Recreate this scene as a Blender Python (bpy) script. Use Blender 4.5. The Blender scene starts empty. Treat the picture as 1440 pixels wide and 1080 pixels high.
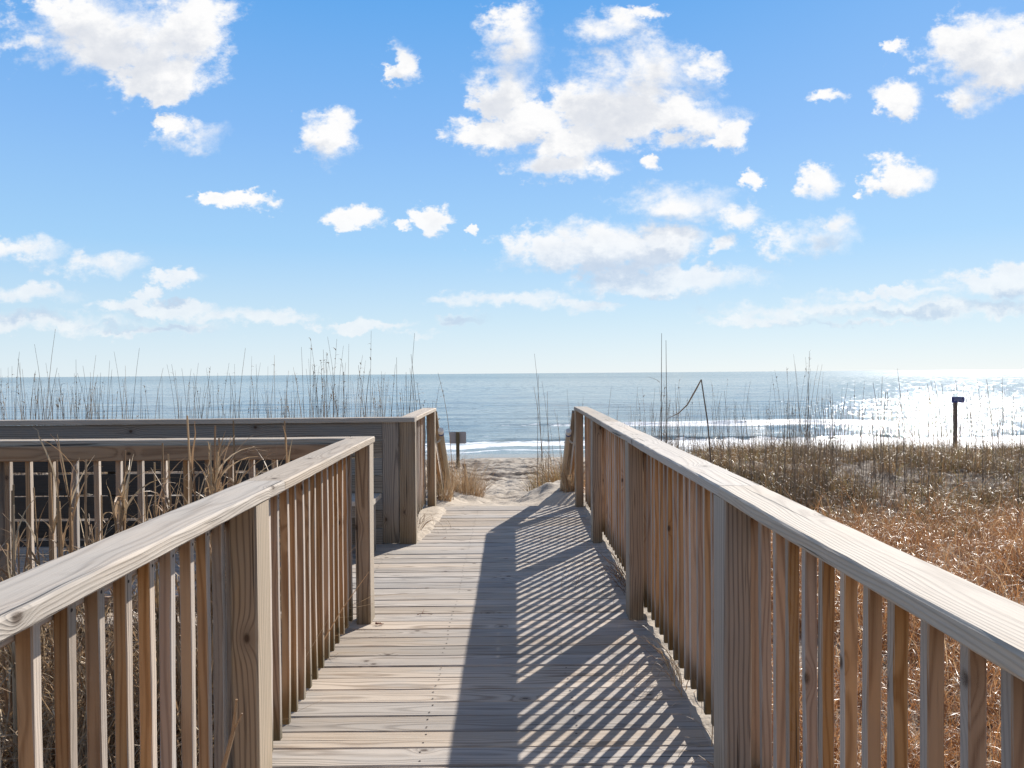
import bpy, math, random
import numpy as np
from mathutils import Vector, Matrix
R = math.radians
rs = np.random.RandomState(7)
random.seed(11)
scene = bpy.context.scene
COL = scene.collection

# ------------------------------------------------------------------ constants
EYE = 1.42; FPX = 1134.0
SUN_AZ, SUN_EL = 30.4, 30.4           # degrees, azimuth measured from +Y towards +X

# ------------------------------------------------------------------ node helper
class NT:
    def __init__(s, tree): s.t = tree; s.l = tree.links
    def new(s, typ, **props):
        n = s.t.nodes.new(typ)
        for k, v in props.items(): setattr(n, k, v)
        return n
    def set(s, sock, v):
        if v is None: return
        if isinstance(v, bpy.types.NodeSocket): s.l.new(v, sock)
        else:
            if isinstance(v, (tuple, list)) and len(v) == 3 and sock.type == 'RGBA': v = (*v, 1)
            sock.default_value = v
    def m(s, op, a, b=None, c=None, clamp=False):
        n = s.new('ShaderNodeMath', operation=op); n.use_clamp = clamp
        for i, v in enumerate((a, b, c)): s.set(n.inputs[i], v)
        return n.outputs[0]
    def v(s, op, a, b=None, c=None, scale=None):
        n = s.new('ShaderNodeVectorMath', operation=op)
        for i, v in enumerate((a, b, c)): s.set(n.inputs[i], v)
        if scale is not None: s.set(n.inputs['Scale'], scale)
        return n.outputs['Value'] if op in ('LENGTH', 'DISTANCE', 'DOT_PRODUCT') else n.outputs[0]
    def sep(s, a):
        n = s.new('ShaderNodeSeparateXYZ'); s.set(n.inputs[0], a); return n.outputs
    def comb(s, x=0.0, y=0.0, z=0.0):
        n = s.new('ShaderNodeCombineXYZ')
        for i, v in enumerate((x, y, z)): s.set(n.inputs[i], v)
        return n.outputs[0]
    def noise(s, vec, scale=1, detail=2, rough=.5, dist=0, dim='3D', color=False):
        n = s.new('ShaderNodeTexNoise', noise_dimensions=dim); s.set(n.inputs['Vector'], vec)
        s.set(n.inputs['Scale'], scale); s.set(n.inputs['Detail'], detail); s.set(n.inputs['Roughness'], rough); s.set(n.inputs['Distortion'], dist)
        return n.outputs['Color' if color else 'Fac']
    def mix(s, f, a, b, mode='MIX'):
        n = s.new('ShaderNodeMix', data_type='RGBA', blend_type=mode)
        s.set(n.inputs[0], f); s.set(n.inputs[6], a); s.set(n.inputs[7], b); return n.outputs[2]
    def sm(s, x, a, b, lo=0.0, hi=1.0):
        n = s.new('ShaderNodeMapRange', interpolation_type='SMOOTHSTEP')
        s.set(n.inputs[0], x); s.set(n.inputs[1], a); s.set(n.inputs[2], b); s.set(n.inputs[3], lo); s.set(n.inputs[4], hi); return n.outputs[0]
    def bump(s, h, dist=.01, strength=1.0, normal=None):
        n = s.new('ShaderNodeBump'); s.set(n.inputs['Height'], h); s.set(n.inputs['Distance'], dist); s.set(n.inputs['Strength'], strength)
        if normal: s.set(n.inputs['Normal'], normal)
        return n.outputs[0]

def new_mat(name):
    m = bpy.data.materials.new(name); m.use_nodes = True
    t = m.node_tree; t.nodes.clear(); nt = NT(t)
    out = nt.new('ShaderNodeOutputMaterial'); return m, nt, out

def principled(nt, out, color, rough=.6, normal=None, spec=.5, **kw):
    p = nt.new('ShaderNodeBsdfPrincipled')
    nt.set(p.inputs['Base Color'], color); nt.set(p.inputs['Roughness'], rough); nt.set(p.inputs['Specular IOR Level'], spec)
    if normal is not None: nt.set(p.inputs['Normal'], normal)
    for k, v in kw.items(): nt.set(p.inputs[k.replace('_', ' ')], v)
    nt.l.new(p.outputs[0], out.inputs[0]); return p

# ------------------------------------------------------------------ wood
def wood(name, light, dark, grey, greymix=.5, contrast=.6, algae=0.0, rough=.75, ring=.0065, knot=1.0, bump=.5, knots=.5, face=0.0, facecol=(.5, .45, .4), gp=1.8, var=.36):
    m, nt, out = new_mat(name)
    at = nt.new('ShaderNodeAttribute', attribute_name='wc'); ar = nt.new('ShaderNodeAttribute', attribute_name='rnd')
    oi = nt.new('ShaderNodeObjectInfo')
    seed = nt.m('ADD', ar.outputs['Fac'], oi.outputs['Random'])
    wn = nt.new('ShaderNodeTexWhiteNoise', noise_dimensions='1D'); nt.set(wn.inputs['W'], nt.m('MULTIPLY', seed, 91.7))
    rr, rg, rb = nt.sep(wn.outputs['Color'])
    x, y, z = nt.sep(at.outputs['Vector'])
    L = nt.m('ADD', x, nt.m('MULTIPLY', seed, 47.0))
    # low frequency warp of the log
    wv = nt.comb(nt.m('MULTIPLY', L, .9), nt.m('MULTIPLY', y, 3.0), nt.m('MULTIPLY', z, 3.0))
    warp = nt.sep(nt.v('SUBTRACT', nt.noise(wv, 1.0, 2, .45, color=True), (.5, .5, .5)))
    # knots
    k2 = nt.comb(nt.m('MULTIPLY', L, 1.7), nt.m('MULTIPLY', nt.m('ADD', nt.m('ADD', y, nt.m('MULTIPLY', z, .8)), rg), 7.0), 0.0)
    vo = nt.new('ShaderNodeTexVoronoi', voronoi_dimensions='2D', feature='F1'); nt.set(vo.inputs['Vector'], k2); nt.set(vo.inputs['Scale'], 1.0)
    dv = nt.v('MULTIPLY', nt.v('SUBTRACT', vo.outputs['Position'], k2), (1 / 1.7 * .62, 1 / 7.0, 0))
    kd = nt.v('LENGTH', dv)
    krnd = nt.sep(vo.outputs['Color'])[0]
    kon = nt.sm(krnd, knots, knots + .06)
    infl = nt.m('MULTIPLY', nt.m('POWER', 2.718, nt.m('MULTIPLY', nt.m('POWER', nt.m('DIVIDE', kd, nt.m('MULTIPLY_ADD', nt.sep(vo.outputs['Color'])[1], .03, .014)), 2.0), -1.0)), nt.m('MULTIPLY', kon, .022 * knot))
    a = nt.m('ADD', nt.m('ADD', y, nt.m('MULTIPLY', nt.m('SUBTRACT', rr, .5), .14)), nt.m('MULTIPLY', warp[0], .075))
    b = nt.m('ADD', nt.m('ADD', z, nt.m('ADD', .035, nt.m('MULTIPLY', rb, .07))), nt.m('MULTIPLY', warp[1], .075))
    r = nt.m('ADD', nt.m('SQRT', nt.m('ADD', nt.m('MULTIPLY', a, a), nt.m('MULTIPLY', b, b))), infl)
    ph = nt.m('MULTIPLY', r, 2 * math.pi / ring)
    ph = nt.m('ADD', ph, nt.m('MULTIPLY', nt.noise(nt.v('MULTIPLY', nt.comb(L, y, z), (2.5, 60, 60)), 1, 2), 2.2))
    g = nt.m('POWER', nt.m('MULTIPLY_ADD', nt.m('SINE', ph), .5, .5), gp)
    fib = nt.noise(nt.v('MULTIPLY', nt.comb(L, y, z), (7, 330, 330)), 1, 3, .6)
    fib2 = nt.noise(nt.v('MULTIPLY', nt.comb(L, y, z), (1.6, 34, 34)), 1, 3, .6)
    patch = nt.noise(nt.v('MULTIPLY', nt.comb(L, y, z), (2.2, 9, 9)), 1, 3, .55)
    crack = nt.sm(nt.noise(nt.v('MULTIPLY', nt.comb(L, y, z), (1.3, 75, 75)), 1, 2, .4), .69, .74)
    knotc = nt.m('MULTIPLY', nt.m('SUBTRACT', 1.0, nt.sm(kd, .0045, .0135)), kon)
    knoth = nt.m('MULTIPLY', nt.m('SUBTRACT', 1.0, nt.sm(kd, .008, .045)), kon)
    fac = nt.m('ADD', nt.m('MULTIPLY', g, contrast), nt.m('MULTIPLY', nt.m('SUBTRACT', fib, .5), .9), clamp=True)
    fac = nt.m('ADD', fac, nt.m('MULTIPLY', nt.m('SUBTRACT', fib2, .5), .9), clamp=True)
    fac = nt.m('MAXIMUM', fac, nt.m('MULTIPLY', knoth, .55 * knot))
    c = nt.mix(fac, light, dark)
    gm = nt.m('MULTIPLY', nt.sm(nt.m('ADD', patch, nt.m('MULTIPLY', nt.m('SUBTRACT', rg, .5), .35)), .35, .65), greymix)
    gcol = nt.mix(nt.m('MULTIPLY', fac, .8), grey, tuple(q * .45 for q in grey))
    c = nt.mix(gm, c, gcol)
    if face > 0:     # faces pointing along world x are blended paler, the rest keep their brown
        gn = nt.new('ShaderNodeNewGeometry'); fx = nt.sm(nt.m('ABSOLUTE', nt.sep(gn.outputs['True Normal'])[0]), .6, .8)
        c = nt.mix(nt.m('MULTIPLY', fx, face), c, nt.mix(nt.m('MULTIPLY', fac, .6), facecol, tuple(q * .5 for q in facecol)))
    val = nt.m('MULTIPLY_ADD', rb, var, 1 - var / 2)
    hs = nt.new('ShaderNodeHueSaturation'); nt.set(hs.inputs['Value'], val); nt.set(hs.inputs['Saturation'], nt.m('MULTIPLY_ADD', rr, .5, .75)); nt.set(hs.inputs['Color'], c)
    c = hs.outputs[0]
    c = nt.mix(nt.m('MULTIPLY', knotc, .85), c, (.05, .026, .014))
    c = nt.mix(nt.m('MULTIPLY', crack, .75), c, (.03, .024, .02))
    if algae > 0:
        geo = nt.new('ShaderNodeNewGeometry'); px, py, pz = nt.sep(geo.outputs['Position'])
        am = nt.m('MULTIPLY', nt.m('SUBTRACT', 1.0, nt.sm(nt.m('ADD', pz, nt.m('MULTIPLY', nt.m('SUBTRACT', patch, .5), .35)), .0, .26)), algae)
        c = nt.mix(am, c, (.07, .06, .022))
    h = nt.m('SUBTRACT', nt.m('SUBTRACT', nt.m('MULTIPLY', fib, .6), nt.m('MULTIPLY', g, .35)), nt.m('MULTIPLY', crack, 1.6))
    nb = nt.bump(h, .0022, bump)
    principled(nt, out, c, rough, nb, .25)
    return m

W_DECK = wood('weathered_deck', (.53, .455, .375), (.21, .16, .12), (.43, .40, .365), .65, .7, bump=.7, knot=.7, knots=.72, ring=.008, gp=2.2, var=.34)
W_CAP = wood('weathered_cap', (.54, .46, .375), (.30, .235, .18), (.45, .41, .36), .6, .45, bump=.8, ring=.007, gp=2.2)
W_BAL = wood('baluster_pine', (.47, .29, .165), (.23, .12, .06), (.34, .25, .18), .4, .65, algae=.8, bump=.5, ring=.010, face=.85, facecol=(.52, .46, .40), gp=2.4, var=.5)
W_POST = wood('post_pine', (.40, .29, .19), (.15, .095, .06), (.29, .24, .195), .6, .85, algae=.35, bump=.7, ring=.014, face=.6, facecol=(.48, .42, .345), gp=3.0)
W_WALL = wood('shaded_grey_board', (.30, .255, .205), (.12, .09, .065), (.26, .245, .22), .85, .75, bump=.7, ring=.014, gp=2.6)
W_DARK = wood('shade_dark_board', (.075, .058, .045), (.035, .027, .02), (.055, .05, .045), .6, .6, bump=.6, ring=.012)  # near-black tone puts the shade on the lower wall into the board colour
W_RAIL = wood('round_rail_pine', (.58, .47, .33), (.40, .30, .19), (.48, .43, .36), .4, .3, bump=.3)

def flat_mat(name, col, rough=.6, metal=0.0, noise=0.15, scale=30):
    m, nt, out = new_mat(name)
    tc = nt.new('ShaderNodeTexCoord')
    n = nt.noise(tc.outputs['Object'], scale, 4, .6)
    c = nt.mix(nt.m('MULTIPLY', n, noise * 2), col, tuple(q * .45 for q in col))
    principled(nt, out, c, rough, None, .4, Metallic=metal)
    return m
M_NAIL = flat_mat('rusty_nail', (.05, .035, .03), .6, .5)
M_BRACKET = flat_mat('pale_rope', (.62, .56, .47), .8, 0, .3, 60)
M_PIPE = flat_mat('white_plastic_cap', (.8, .8, .78), .35)
M_BLUE = flat_mat('blue_tape', (.03, .08, .3), .5)
M_SIGNBACK = flat_mat('grey_aluminium', (.40, .37, .37), .5, .3)
M_SIGNBLUE = flat_mat('blue_sign_face', (.055, .065, .26), .5, 0, .2)
M_SIGNTXT = flat_mat('pale_sign_digits', (.42, .46, .52), .6)
M_LEAF = flat_mat('dead_leaf', (.26, .09, .045), .6, 0, .5, 60)
M_BOLLARD = flat_mat('dark_post_wood', (.24, .16, .12), .85, 0, .5, 40)

# ------------------------------------------------------------------ mesh builder
class MB:
    def __init__(s): s.v = []; s.f = []; s.wc = []; s.rn = []; s.mi = []; s.n = 0
    def add(s, v, f, wc=None, rnd=0.0, mi=0):
        v = np.asarray(v, float); s.v.append(v)
        s.wc.append(v if wc is None else np.asarray(wc, float)); s.rn.append(np.full(len(v), rnd))
        s.f += [tuple(i + s.n for i in q) for q in f]; s.mi += [mi] * len(f); s.n += len(v)
    def build(s, name, mats, parent=None, smooth=False):
        me = bpy.data.meshes.new(name)
        V = np.concatenate(s.v) if s.v else np.zeros((0, 3))
        me.from_pydata(V.tolist(), [], s.f)
        a = me.attributes.new('wc', 'FLOAT_VECTOR', 'POINT'); a.data.foreach_set('vector', np.concatenate(s.wc).ravel())
        a = me.attributes.new('rnd', 'FLOAT', 'POINT'); a.data.foreach_set('value', np.concatenate(s.rn))
        if not isinstance(mats, (list, tuple)): mats = [mats]
        for m in mats: me.materials.append(m)
        me.polygons.foreach_set('material_index', s.mi)
        if smooth: me.polygons.foreach_set('use_smooth', [True] * len(me.polygons))
        me.update()
        o = bpy.data.objects.new(name, me); COL.objects.link(o)
        if parent: o.parent = parent
        return o

def board(L, W, T, ch=.004, seg=.25, bow=.002, wane=.0, seed=None):
    """plank along +X from 0 to L; width on Y, thickness on Z, both centred; chamfered edges, slightly bowed"""
    r = np.random.RandomState(random.randrange(1 << 30) if seed is None else seed)
    n = max(1, int(math.ceil(L / seg)))
    w, t = W / 2, T / 2
    prof = np.array([(-w + ch, -t), (w - ch, -t), (w, -t + ch), (w, t - ch), (w - ch, t), (-w + ch, t), (-w, t - ch), (-w, -t + ch)])
    ph = r.rand(4) * 6.28
    V = []; WC = []
    for i in range(n + 1):
        x = L * i / n; u = i / n
        by = bow * (math.sin(u * 3.1 + ph[0]) - math.sin(ph[0]) * (1 - u) - math.sin(3.1 + ph[0]) * u) * 1.2
        bz = bow * (math.sin(u * 3.9 + ph[1]) - math.sin(ph[1]) * (1 - u) - math.sin(3.9 + ph[1]) * u)
        for j, (py, pz) in enumerate(prof):
            q = (r.randn() * wane, r.randn() * wane) if wane else (0, 0)
            V.append((x, py + by + q[0], pz + bz + q[1])); WC.append((x, py, pz))
    F = []
    for i in range(n):
        for j in range(8):
            a = i * 8 + j; b = i * 8 + (j + 1) % 8
            F.append((a, a + 8, b + 8, b))
    F.append(tuple(range(8))); F.append(tuple(n * 8 + j for j in reversed(range(8))))
    return np.array(V), F, np.array(WC)

def place(V, origin, X, Y, Z):
    M = np.array([X, Y, Z], float)       # rows = images of the local axes
    return V @ M + np.array(origin, float)

def add_board(mb, p0, d, L, W, T, up, mi=0, **kw):
    """p0 = centre of the start section, d = length direction, up = thickness direction, width = up x d"""
    V, F, WC = board(L, W, T, **kw)
    d = np.array(d, float); d /= np.linalg.norm(d); up = np.array(up, float); up -= d * up.dot(d); up /= np.linalg.norm(up)
    mb.add(place(V, p0, d, np.cross(up, d), up), F, WC, random.random(), mi)

def tube(pts, rad, n=6, cap=True):
    pts = np.array(pts, float); rad = np.broadcast_to(np.array(rad, float), (len(pts),))
    V = []; F = []; up = np.array([0.13, .21, 1.0])
    for i, p in enumerate(pts):
        d = pts[min(i + 1, len(pts) - 1)] - pts[max(i - 1, 0)]; d = d / (np.linalg.norm(d) + 1e-9)
        a = np.cross(d, up);
        if np.linalg.norm(a) < .05: a = np.cross(d, [1, 0, 0])
        a /= np.linalg.norm(a); b = np.cross(d, a)
        for k in range(n):
            t = 2 * math.pi * k / n; V.append(p + rad[i] * (a * math.cos(t) + b * math.sin(t)))
    for i in range(len(pts) - 1):
        for k in range(n):
            k2 = (k + 1) % n; F.append((i * n + k, i * n + k2, (i + 1) * n + k2, (i + 1) * n + k))
    if cap: F.append(tuple(range(n))[::-1]); F.append(tuple((len(pts) - 1) * n + k for k in range(n)))
    return np.array(V), F

def empty(name, loc, label, cat, group=None):
    o = bpy.data.objects.new(name, None); COL.objects.link(o); o.location = loc; o.empty_display_size = .2
    tag(o, label, cat, group); return o
def tag(o, label=None, cat=None, group=None, kind=None):
    if label: o['label'] = label
    if cat: o['category'] = cat
    if group: o['group'] = group
    if kind: o['kind'] = kind
    return o

# ------------------------------------------------------------------ numpy noise
def vnoise(x, y, seed=0):
    xi = np.floor(x).astype(np.int64); yi = np.floor(y).astype(np.int64); fx = x - xi; fy = y - yi
    fx = fx * fx * (3 - 2 * fx); fy = fy * fy * (3 - 2 * fy)
    def h(a, b):
        n = (a * 374761393 + b * 668265263 + seed * 974711) & 0x7fffffff
        n = ((n ^ (n >> 13)) * 1274126177) & 0x7fffffff
        return ((n ^ (n >> 16)) & 0xffff) / 65535.0
    return (h(xi, yi) * (1 - fx) + h(xi + 1, yi) * fx) * (1 - fy) + (h(xi, yi + 1) * (1 - fx) + h(xi + 1, yi + 1) * fx) * fy
def fbm(x, y, o=4, seed=0, g=.5):
    s = 0; a = 1; t = 0
    for i in range(o): s = s + a * vnoise(x * 2 ** i + 17.3 * i, y * 2 ** i + 5.1 * i, seed + i); t += a; a *= g
    return s / t
def sstep(x, a, b):
    t = np.clip((x - a) / (b - a), 0, 1); return t * t * (3 - 2 * t)

# ------------------------------------------------------------------ terrain
SEA = -3.2
def height(X, Y):
    path = np.interp(Y, [-300, 6.8, 7.9, 8.45, 9.2, 10, 12, 16, 20, 24, 26, 32, 42, 47, 60, 90], [-.75, -.7, -.5, -.14, -.10, -.20, -.42, -.78, -1.02, -1.16, -1.5, -2.6, -3.02, -3.24, -4, -5])
    right = np.interp(Y, [-300, 9, 11, 13, 15.6, 17, 19, 22, 26, 32, 42, 47, 60, 90], [-.78, -.82, -.90, -.92, -.52, -.50, -.66, -1.05, -1.9, -2.65, -3.02, -3.24, -4, -5])
    left = np.interp(Y, [-300, 7, 9.5, 11.5, 14, 17, 20, 24, 28, 32, 42, 47, 60, 90], [-.75, -.62, -.1, .0, -.1, -.5, -.85, -1.3, -2.2, -2.7, -3.05, -3.24, -4, -5])
    wob = (fbm(X * .3, Y * .3, 2, 3) - .5) * 1.2
    wr = sstep(X + wob, .75 + .03 * Y, 2.3 + .03 * Y); wl = sstep(-X + wob, .95 + .012 * Y, 2.4 + .012 * Y)
    z = path * (1 - wr) * (1 - wl) + right * wr + left * wl * (1 - wr)
    dune = np.clip(wr + wl, 0, 1) * sstep(Y, 7, 11) * (1 - sstep(Y, 26, 34))
    z = z + dune * ((fbm(X * .45, Y * .45, 3, 5) - .5) * .45)
    # little sand mounds beside the end of the boardwalk
    z = z + .20 * np.exp(-((X - .62) / .38) ** 2 - ((Y - 10.6) / 1.3) ** 2) + .16 * np.exp(-((X + .95) / .35) ** 2 - ((Y - 10.3) / 1.2) ** 2)
    z = z + .10 * np.exp(-((X - .75) / .3) ** 2 - ((Y - 9.1) / .5) ** 2)
    # footprints and tyre ruts in the soft sand
    soft = sstep(Y, 8.7, 10.5) * (1 - sstep(Y, 25, 30))
    z = z + soft * ((fbm(X * 1.9, Y * 1.9, 3, 9) - .5) * .13 + (np.abs(fbm(X * 5, Y * 5, 3, 21) - .5)) * .17)
    rut = np.exp(-((Y - 19.5) / 4.2) ** 2) * (1 - wl * .5)
    yy = Y + .5 * fbm(X * .4, Y * .1, 2, 4)
    ruts = -(np.exp(-((yy - 17.2) / .13) ** 2) + np.exp(-((yy - 18.9) / .15) ** 2) + np.exp(-((yy - 20.9) / .16) ** 2) + np.exp(-((yy - 22.3) / .2) ** 2))
    tread = .7 + .6 * vnoise(X * 5, Y * 2, 8)
    z = z + .24 * rut * ruts * tread * (1 - wr) 
    st = np.exp(-((Y - 11.6) / 1.2) ** 2) * np.exp(-((X + .15) / .7) ** 2)
    z = z + .05 * st * np.sin(yy * 12 + 3 * fbm(X * 1.5, Y, 2, 2))
    # keep the ground well under the decking
    under = (1 - sstep(Y, 8.3, 8.75)) * sstep(Y, -20, -10)
    z = np.where((under > 0) & (X > -6.5) & (X < 1.2), np.minimum(z, z * (1 - under) + under * (-.62)), z)
    return z
def H(x, y): return float(height(np.array([float(x)]), np.array([float(y)]))[0])

def axis(segs):
    out = []
    for a, b, n in segs: out += list(np.linspace(a, b, n, endpoint=False))
    out.append(segs[-1][1]); return np.array(out)
def grid_mesh(name, xs, ys, zf):
    X, Y = np.meshgrid(xs, ys); Z = zf(X, Y)
    V = np.stack([X.ravel(), Y.ravel(), Z.ravel()], 1)
    nx, ny = len(xs), len(ys)
    i = (np.arange(ny - 1)[:, None] * nx + np.arange(nx - 1)[None]).ravel()
    F = np.stack([i, i + 1, i + nx + 1, i + nx], 1)
    me = bpy.data.meshes.new(name); me.vertices.add(len(V)); me.vertices.foreach_set('co', V.ravel())
    me.loops.add(F.size); me.loops.foreach_set('vertex_index', F.ravel()); me.polygons.add(len(F))
    me.polygons.foreach_set('loop_start', np.arange(0, F.size, 4)); me.polygons.foreach_set('loop_total', np.full(len(F), 4))
    me.polygons.foreach_set('use_smooth', np.ones(len(F), bool)); me.update(); me.validate()
    o = bpy.data.objects.new(name, me); COL.objects.link(o); return o, V

xs = axis([(-3000, -300, 8), (-300, -40, 30), (-40, -8, 60), (-8, -3, 50), (-3, 3.5, 130), (3.5, 10, 65), (10, 45, 70), (45, 300, 30), (300, 3000, 8)])
ys = axis([(-600, -60, 8), (-60, -3, 20), (-3, 8, 44), (8, 13, 110), (13, 25, 260), (25, 50, 80), (50, 90, 12)])
ground, _ = grid_mesh('sand_ground', xs, ys, height); tag(ground, 'pale sandy ground of the beach and dunes', None, None, 'structure')
m, nt, out = new_mat('beach_sand')
geo = nt.new('ShaderNodeNewGeometry'); P = geo.outputs['Position']; px, py, pz = nt.sep(P)
n1 = nt.noise(P, 1.3, 4, .6); n2 = nt.noise(P, 60, 3, .7); n3 = nt.noise(P, 6, 4, .6); n4 = nt.noise(P, 320, 2, .7)
c = nt.mix(n1, (.55, .47, .375), (.46, .39, .305)); c = nt.mix(nt.m('MULTIPLY', nt.sm(n2, .55, .8), .35), c, (.30, .23, .17))
c = nt.mix(nt.m('MULTIPLY', nt.sm(n4, .6, .75), .4), c, (.22, .17, .12))
litter = nt.m('MULTIPLY', nt.m('MULTIPLY', nt.sm(nt.m('ABSOLUTE', nt.m('ADD', px, .1)), 1.4, 3.0), nt.sm(n3, .30, .5)), nt.m('SUBTRACT', 1.0, nt.sm(py, 24, 28)))
c = nt.mix(nt.m('MULTIPLY', litter, .92), c, (.13, .085, .055))
wr_ = nt.noise(nt.v('MULTIPLY', P, (.55, 3.2, 1)), 1, 6, .72)
wy = nt.m('MULTIPLY', nt.sm(py, 14.5, 17.5), nt.m('SUBTRACT', 1.0, nt.sm(py, 22.5, 24.5)))
c = nt.mix(nt.m('MULTIPLY', nt.m('MULTIPLY', nt.sm(wr_, .46, .54), wy), .92), c, (.14, .105, .08))
c = nt.mix(nt.m('MULTIPLY', nt.m('MULTIPLY', nt.sm(nt.noise(nt.v('MULTIPLY', P, (2.2, 6, 1)), 1, 5, .72), .54, .61), nt.sm(py, 8.8, 10)), .55), c, (.22, .17, .13))
wet = nt.sm(nt.m('ADD', pz, nt.m('MULTIPLY', nt.m('SUBTRACT', nt.noise(P, .25, 2), .5), .12)), -3.07, -2.98, 1.0, 0.0)
c = nt.mix(wet, c, (.20, .165, .13))
bmp = nt.bump(nt.m('ADD', nt.m('MULTIPLY', n3, 1.0), nt.m('MULTIPLY', n2, .15)), .05, nt.m('SUBTRACT', .55, nt.m('MULTIPLY', wet, .5)))
principled(nt, out, c, nt.m('SUBTRACT', .9, nt.m('MULTIPLY', wet, .72)), bmp, .3)
ground.data.materials.append(m)

# ------------------------------------------------------------------ sea
def shore_shift(X): return 1.5 * np.sin(X * .06) + 1.0 * np.sin(X * .17 + 1) + (fbm(X * .25, X * 0 + 3, 3, 6) - .5) * 3
def sea_z(X, Y):
    near = 1 - sstep(Y, 150, 420)
    s = shore_shift(X)
    z = SEA + near * sstep(Y, 44, 58) * (.07 * np.sin(Y * .75 + .5 * np.sin(X * .05) + 1.5 * fbm(X * .05, Y * .05, 2, 1)) + .18 * (fbm(X * .12, Y * .45, 3, 14) - .5))
    bk = .24 * np.exp(-np.where(Y - (54.5 + s) < 0, (Y - 54.5 - s) / .5, (Y - 54.5 - s) / 2.2) ** 2) * (.35 + .9 * vnoise(X * .12, X * 0, 31))
    bk2 = .40 * np.exp(-np.where(Y - (70 + s) < 0, (Y - 70 - s) / .7, (Y - 70 - s) / 2.8) ** 2) * sstep(vnoise(X * .035 + 3.2, X * 0, 32), .35, .7)
    return z + bk + bk2
xs = axis([(-40000, -3000, 8), (-3000, -300, 20), (-300, -60, 60), (-60, 90, 500), (90, 400, 60), (400, 3000, 20), (3000, 40000, 8)])
ys = axis([(42, 75, 200), (75, 130, 140), (130, 420, 140), (420, 3000, 40), (3000, 40000, 10)])
sea, V = grid_mesh('sea_water', xs, ys, sea_z); tag(sea, 'blue grey ocean with low surf and sun glitter', None, None, 'structure')
s = shore_shift(V[:, 0]); Yr = V[:, 1] - s
patchy = vnoise(V[:, 0] * .06 + 3, V[:, 0] * 0 + 1, 31)
foam_glare = .85 * np.exp(-((Yr - 53.2) / 1.1) ** 2) + .85 * np.exp(-((Yr - 50.5) / 1.3) ** 2) * (.5 + patchy) + .55 * np.exp(-((Yr - 57.5) / 1.6) ** 2) * patchy +   .75 * np.exp(-((Yr - 47.2) / .4) ** 2) + .22 * np.exp(-((Yr - 49) / 2.0) ** 2)
foam_glare += 1.1 * np.exp(-((Yr - 69.2) / 1.3) ** 2) * sstep(vnoise(V[:, 0] * .035 + 3.2, V[:, 0] * 0, 32), .35, .7)
foam_glare += 1.3 * sstep(V[:, 0], 6, 16) * np.exp(-((Yr - 50.5) / 3.0) ** 4)  # sun glare off the wet swash on the right, painted in as white foam
a = sea.data.attributes.new('foam_glare', 'FLOAT', 'POINT'); a.data.foreach_set('value', np.clip(foam_glare, 0, 1.5))
m, nt, out = new_mat('sea_surface')
geo = nt.new('ShaderNodeNewGeometry'); P = geo.outputs['Position']; px, py, pz = nt.sep(P)
fa = nt.new('ShaderNodeAttribute', attribute_name='foam_glare').outputs['Fac']
fn = nt.noise(nt.v('MULTIPLY', P, (.7, 1.6, 1)), 1.2, 6, .68)
fm = nt.sm(nt.m('ADD', fa, nt.m('MULTIPLY', nt.m('SUBTRACT', fn, .5), 1.6)), .52, .72)
big = nt.noise(nt.v('MULTIPLY', P, (.006, .03, 1)), 1, 3, .6)
far = nt.sm(py, 60, 900)
deep = nt.mix(big, (.06, .115, .12), (.085, .15, .155))
c = nt.mix(far, nt.mix(big, (.20, .255, .26), (.24, .30, .30)), deep)
c = nt.mix(fm, c, (.85, .86, .86))
w1 = nt.noise(nt.v('MULTIPLY', P, (.35, 1.1, 1)), 1, 4, .6)
w2 = nt.noise(nt.v('MULTIPLY', P, (2.4, 4.5, 1)), 1, 4, .65)
w3 = nt.noise(nt.v('MULTIPLY', P, (.05, .22, 1)), 1, 3, .55)
h = nt.m('ADD', nt.m('ADD', nt.m('MULTIPLY', w1, .55), nt.m('MULTIPLY', w2, .20)), nt.m('MULTIPLY', w3, 1.4))
nb = nt.bump(h, 1.0, nt.m('MULTIPLY_ADD', far, -.08, .30))
st1 = nt.noise(nt.v('MULTIPLY', P, (.0035, .03, 1)), 1, 4, .6); gl1 = nt.noise(nt.v('MULTIPLY', P, (1.3, .9, 1)), 1, 2, .6); gl2 = nt.noise(nt.v('MULTIPLY', P, (.35, .12, 1)), 1, 2, .6)
gl = nt.mix(nt.sm(py, 90, 260), gl1, gl2)
rough = nt.m('ADD', nt.m('MULTIPLY_ADD', far, .065, .06), nt.m('MULTIPLY', fm, .5))
rough = nt.m('ADD', rough, nt.m('MULTIPLY', nt.sm(st1, .40, .62), nt.m('MULTIPLY_ADD', far, .07, .0)))
rough = nt.m('ADD', rough, nt.m('MULTIPLY', nt.sm(gl, .57, .66), nt.m('MULTIPLY_ADD', nt.sm(py, 300, 1500), -.14, .19)))
pr = principled(nt, out, c, rough, nb, .5, IOR=1.33)
sea.data.materials.append(m)

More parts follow.
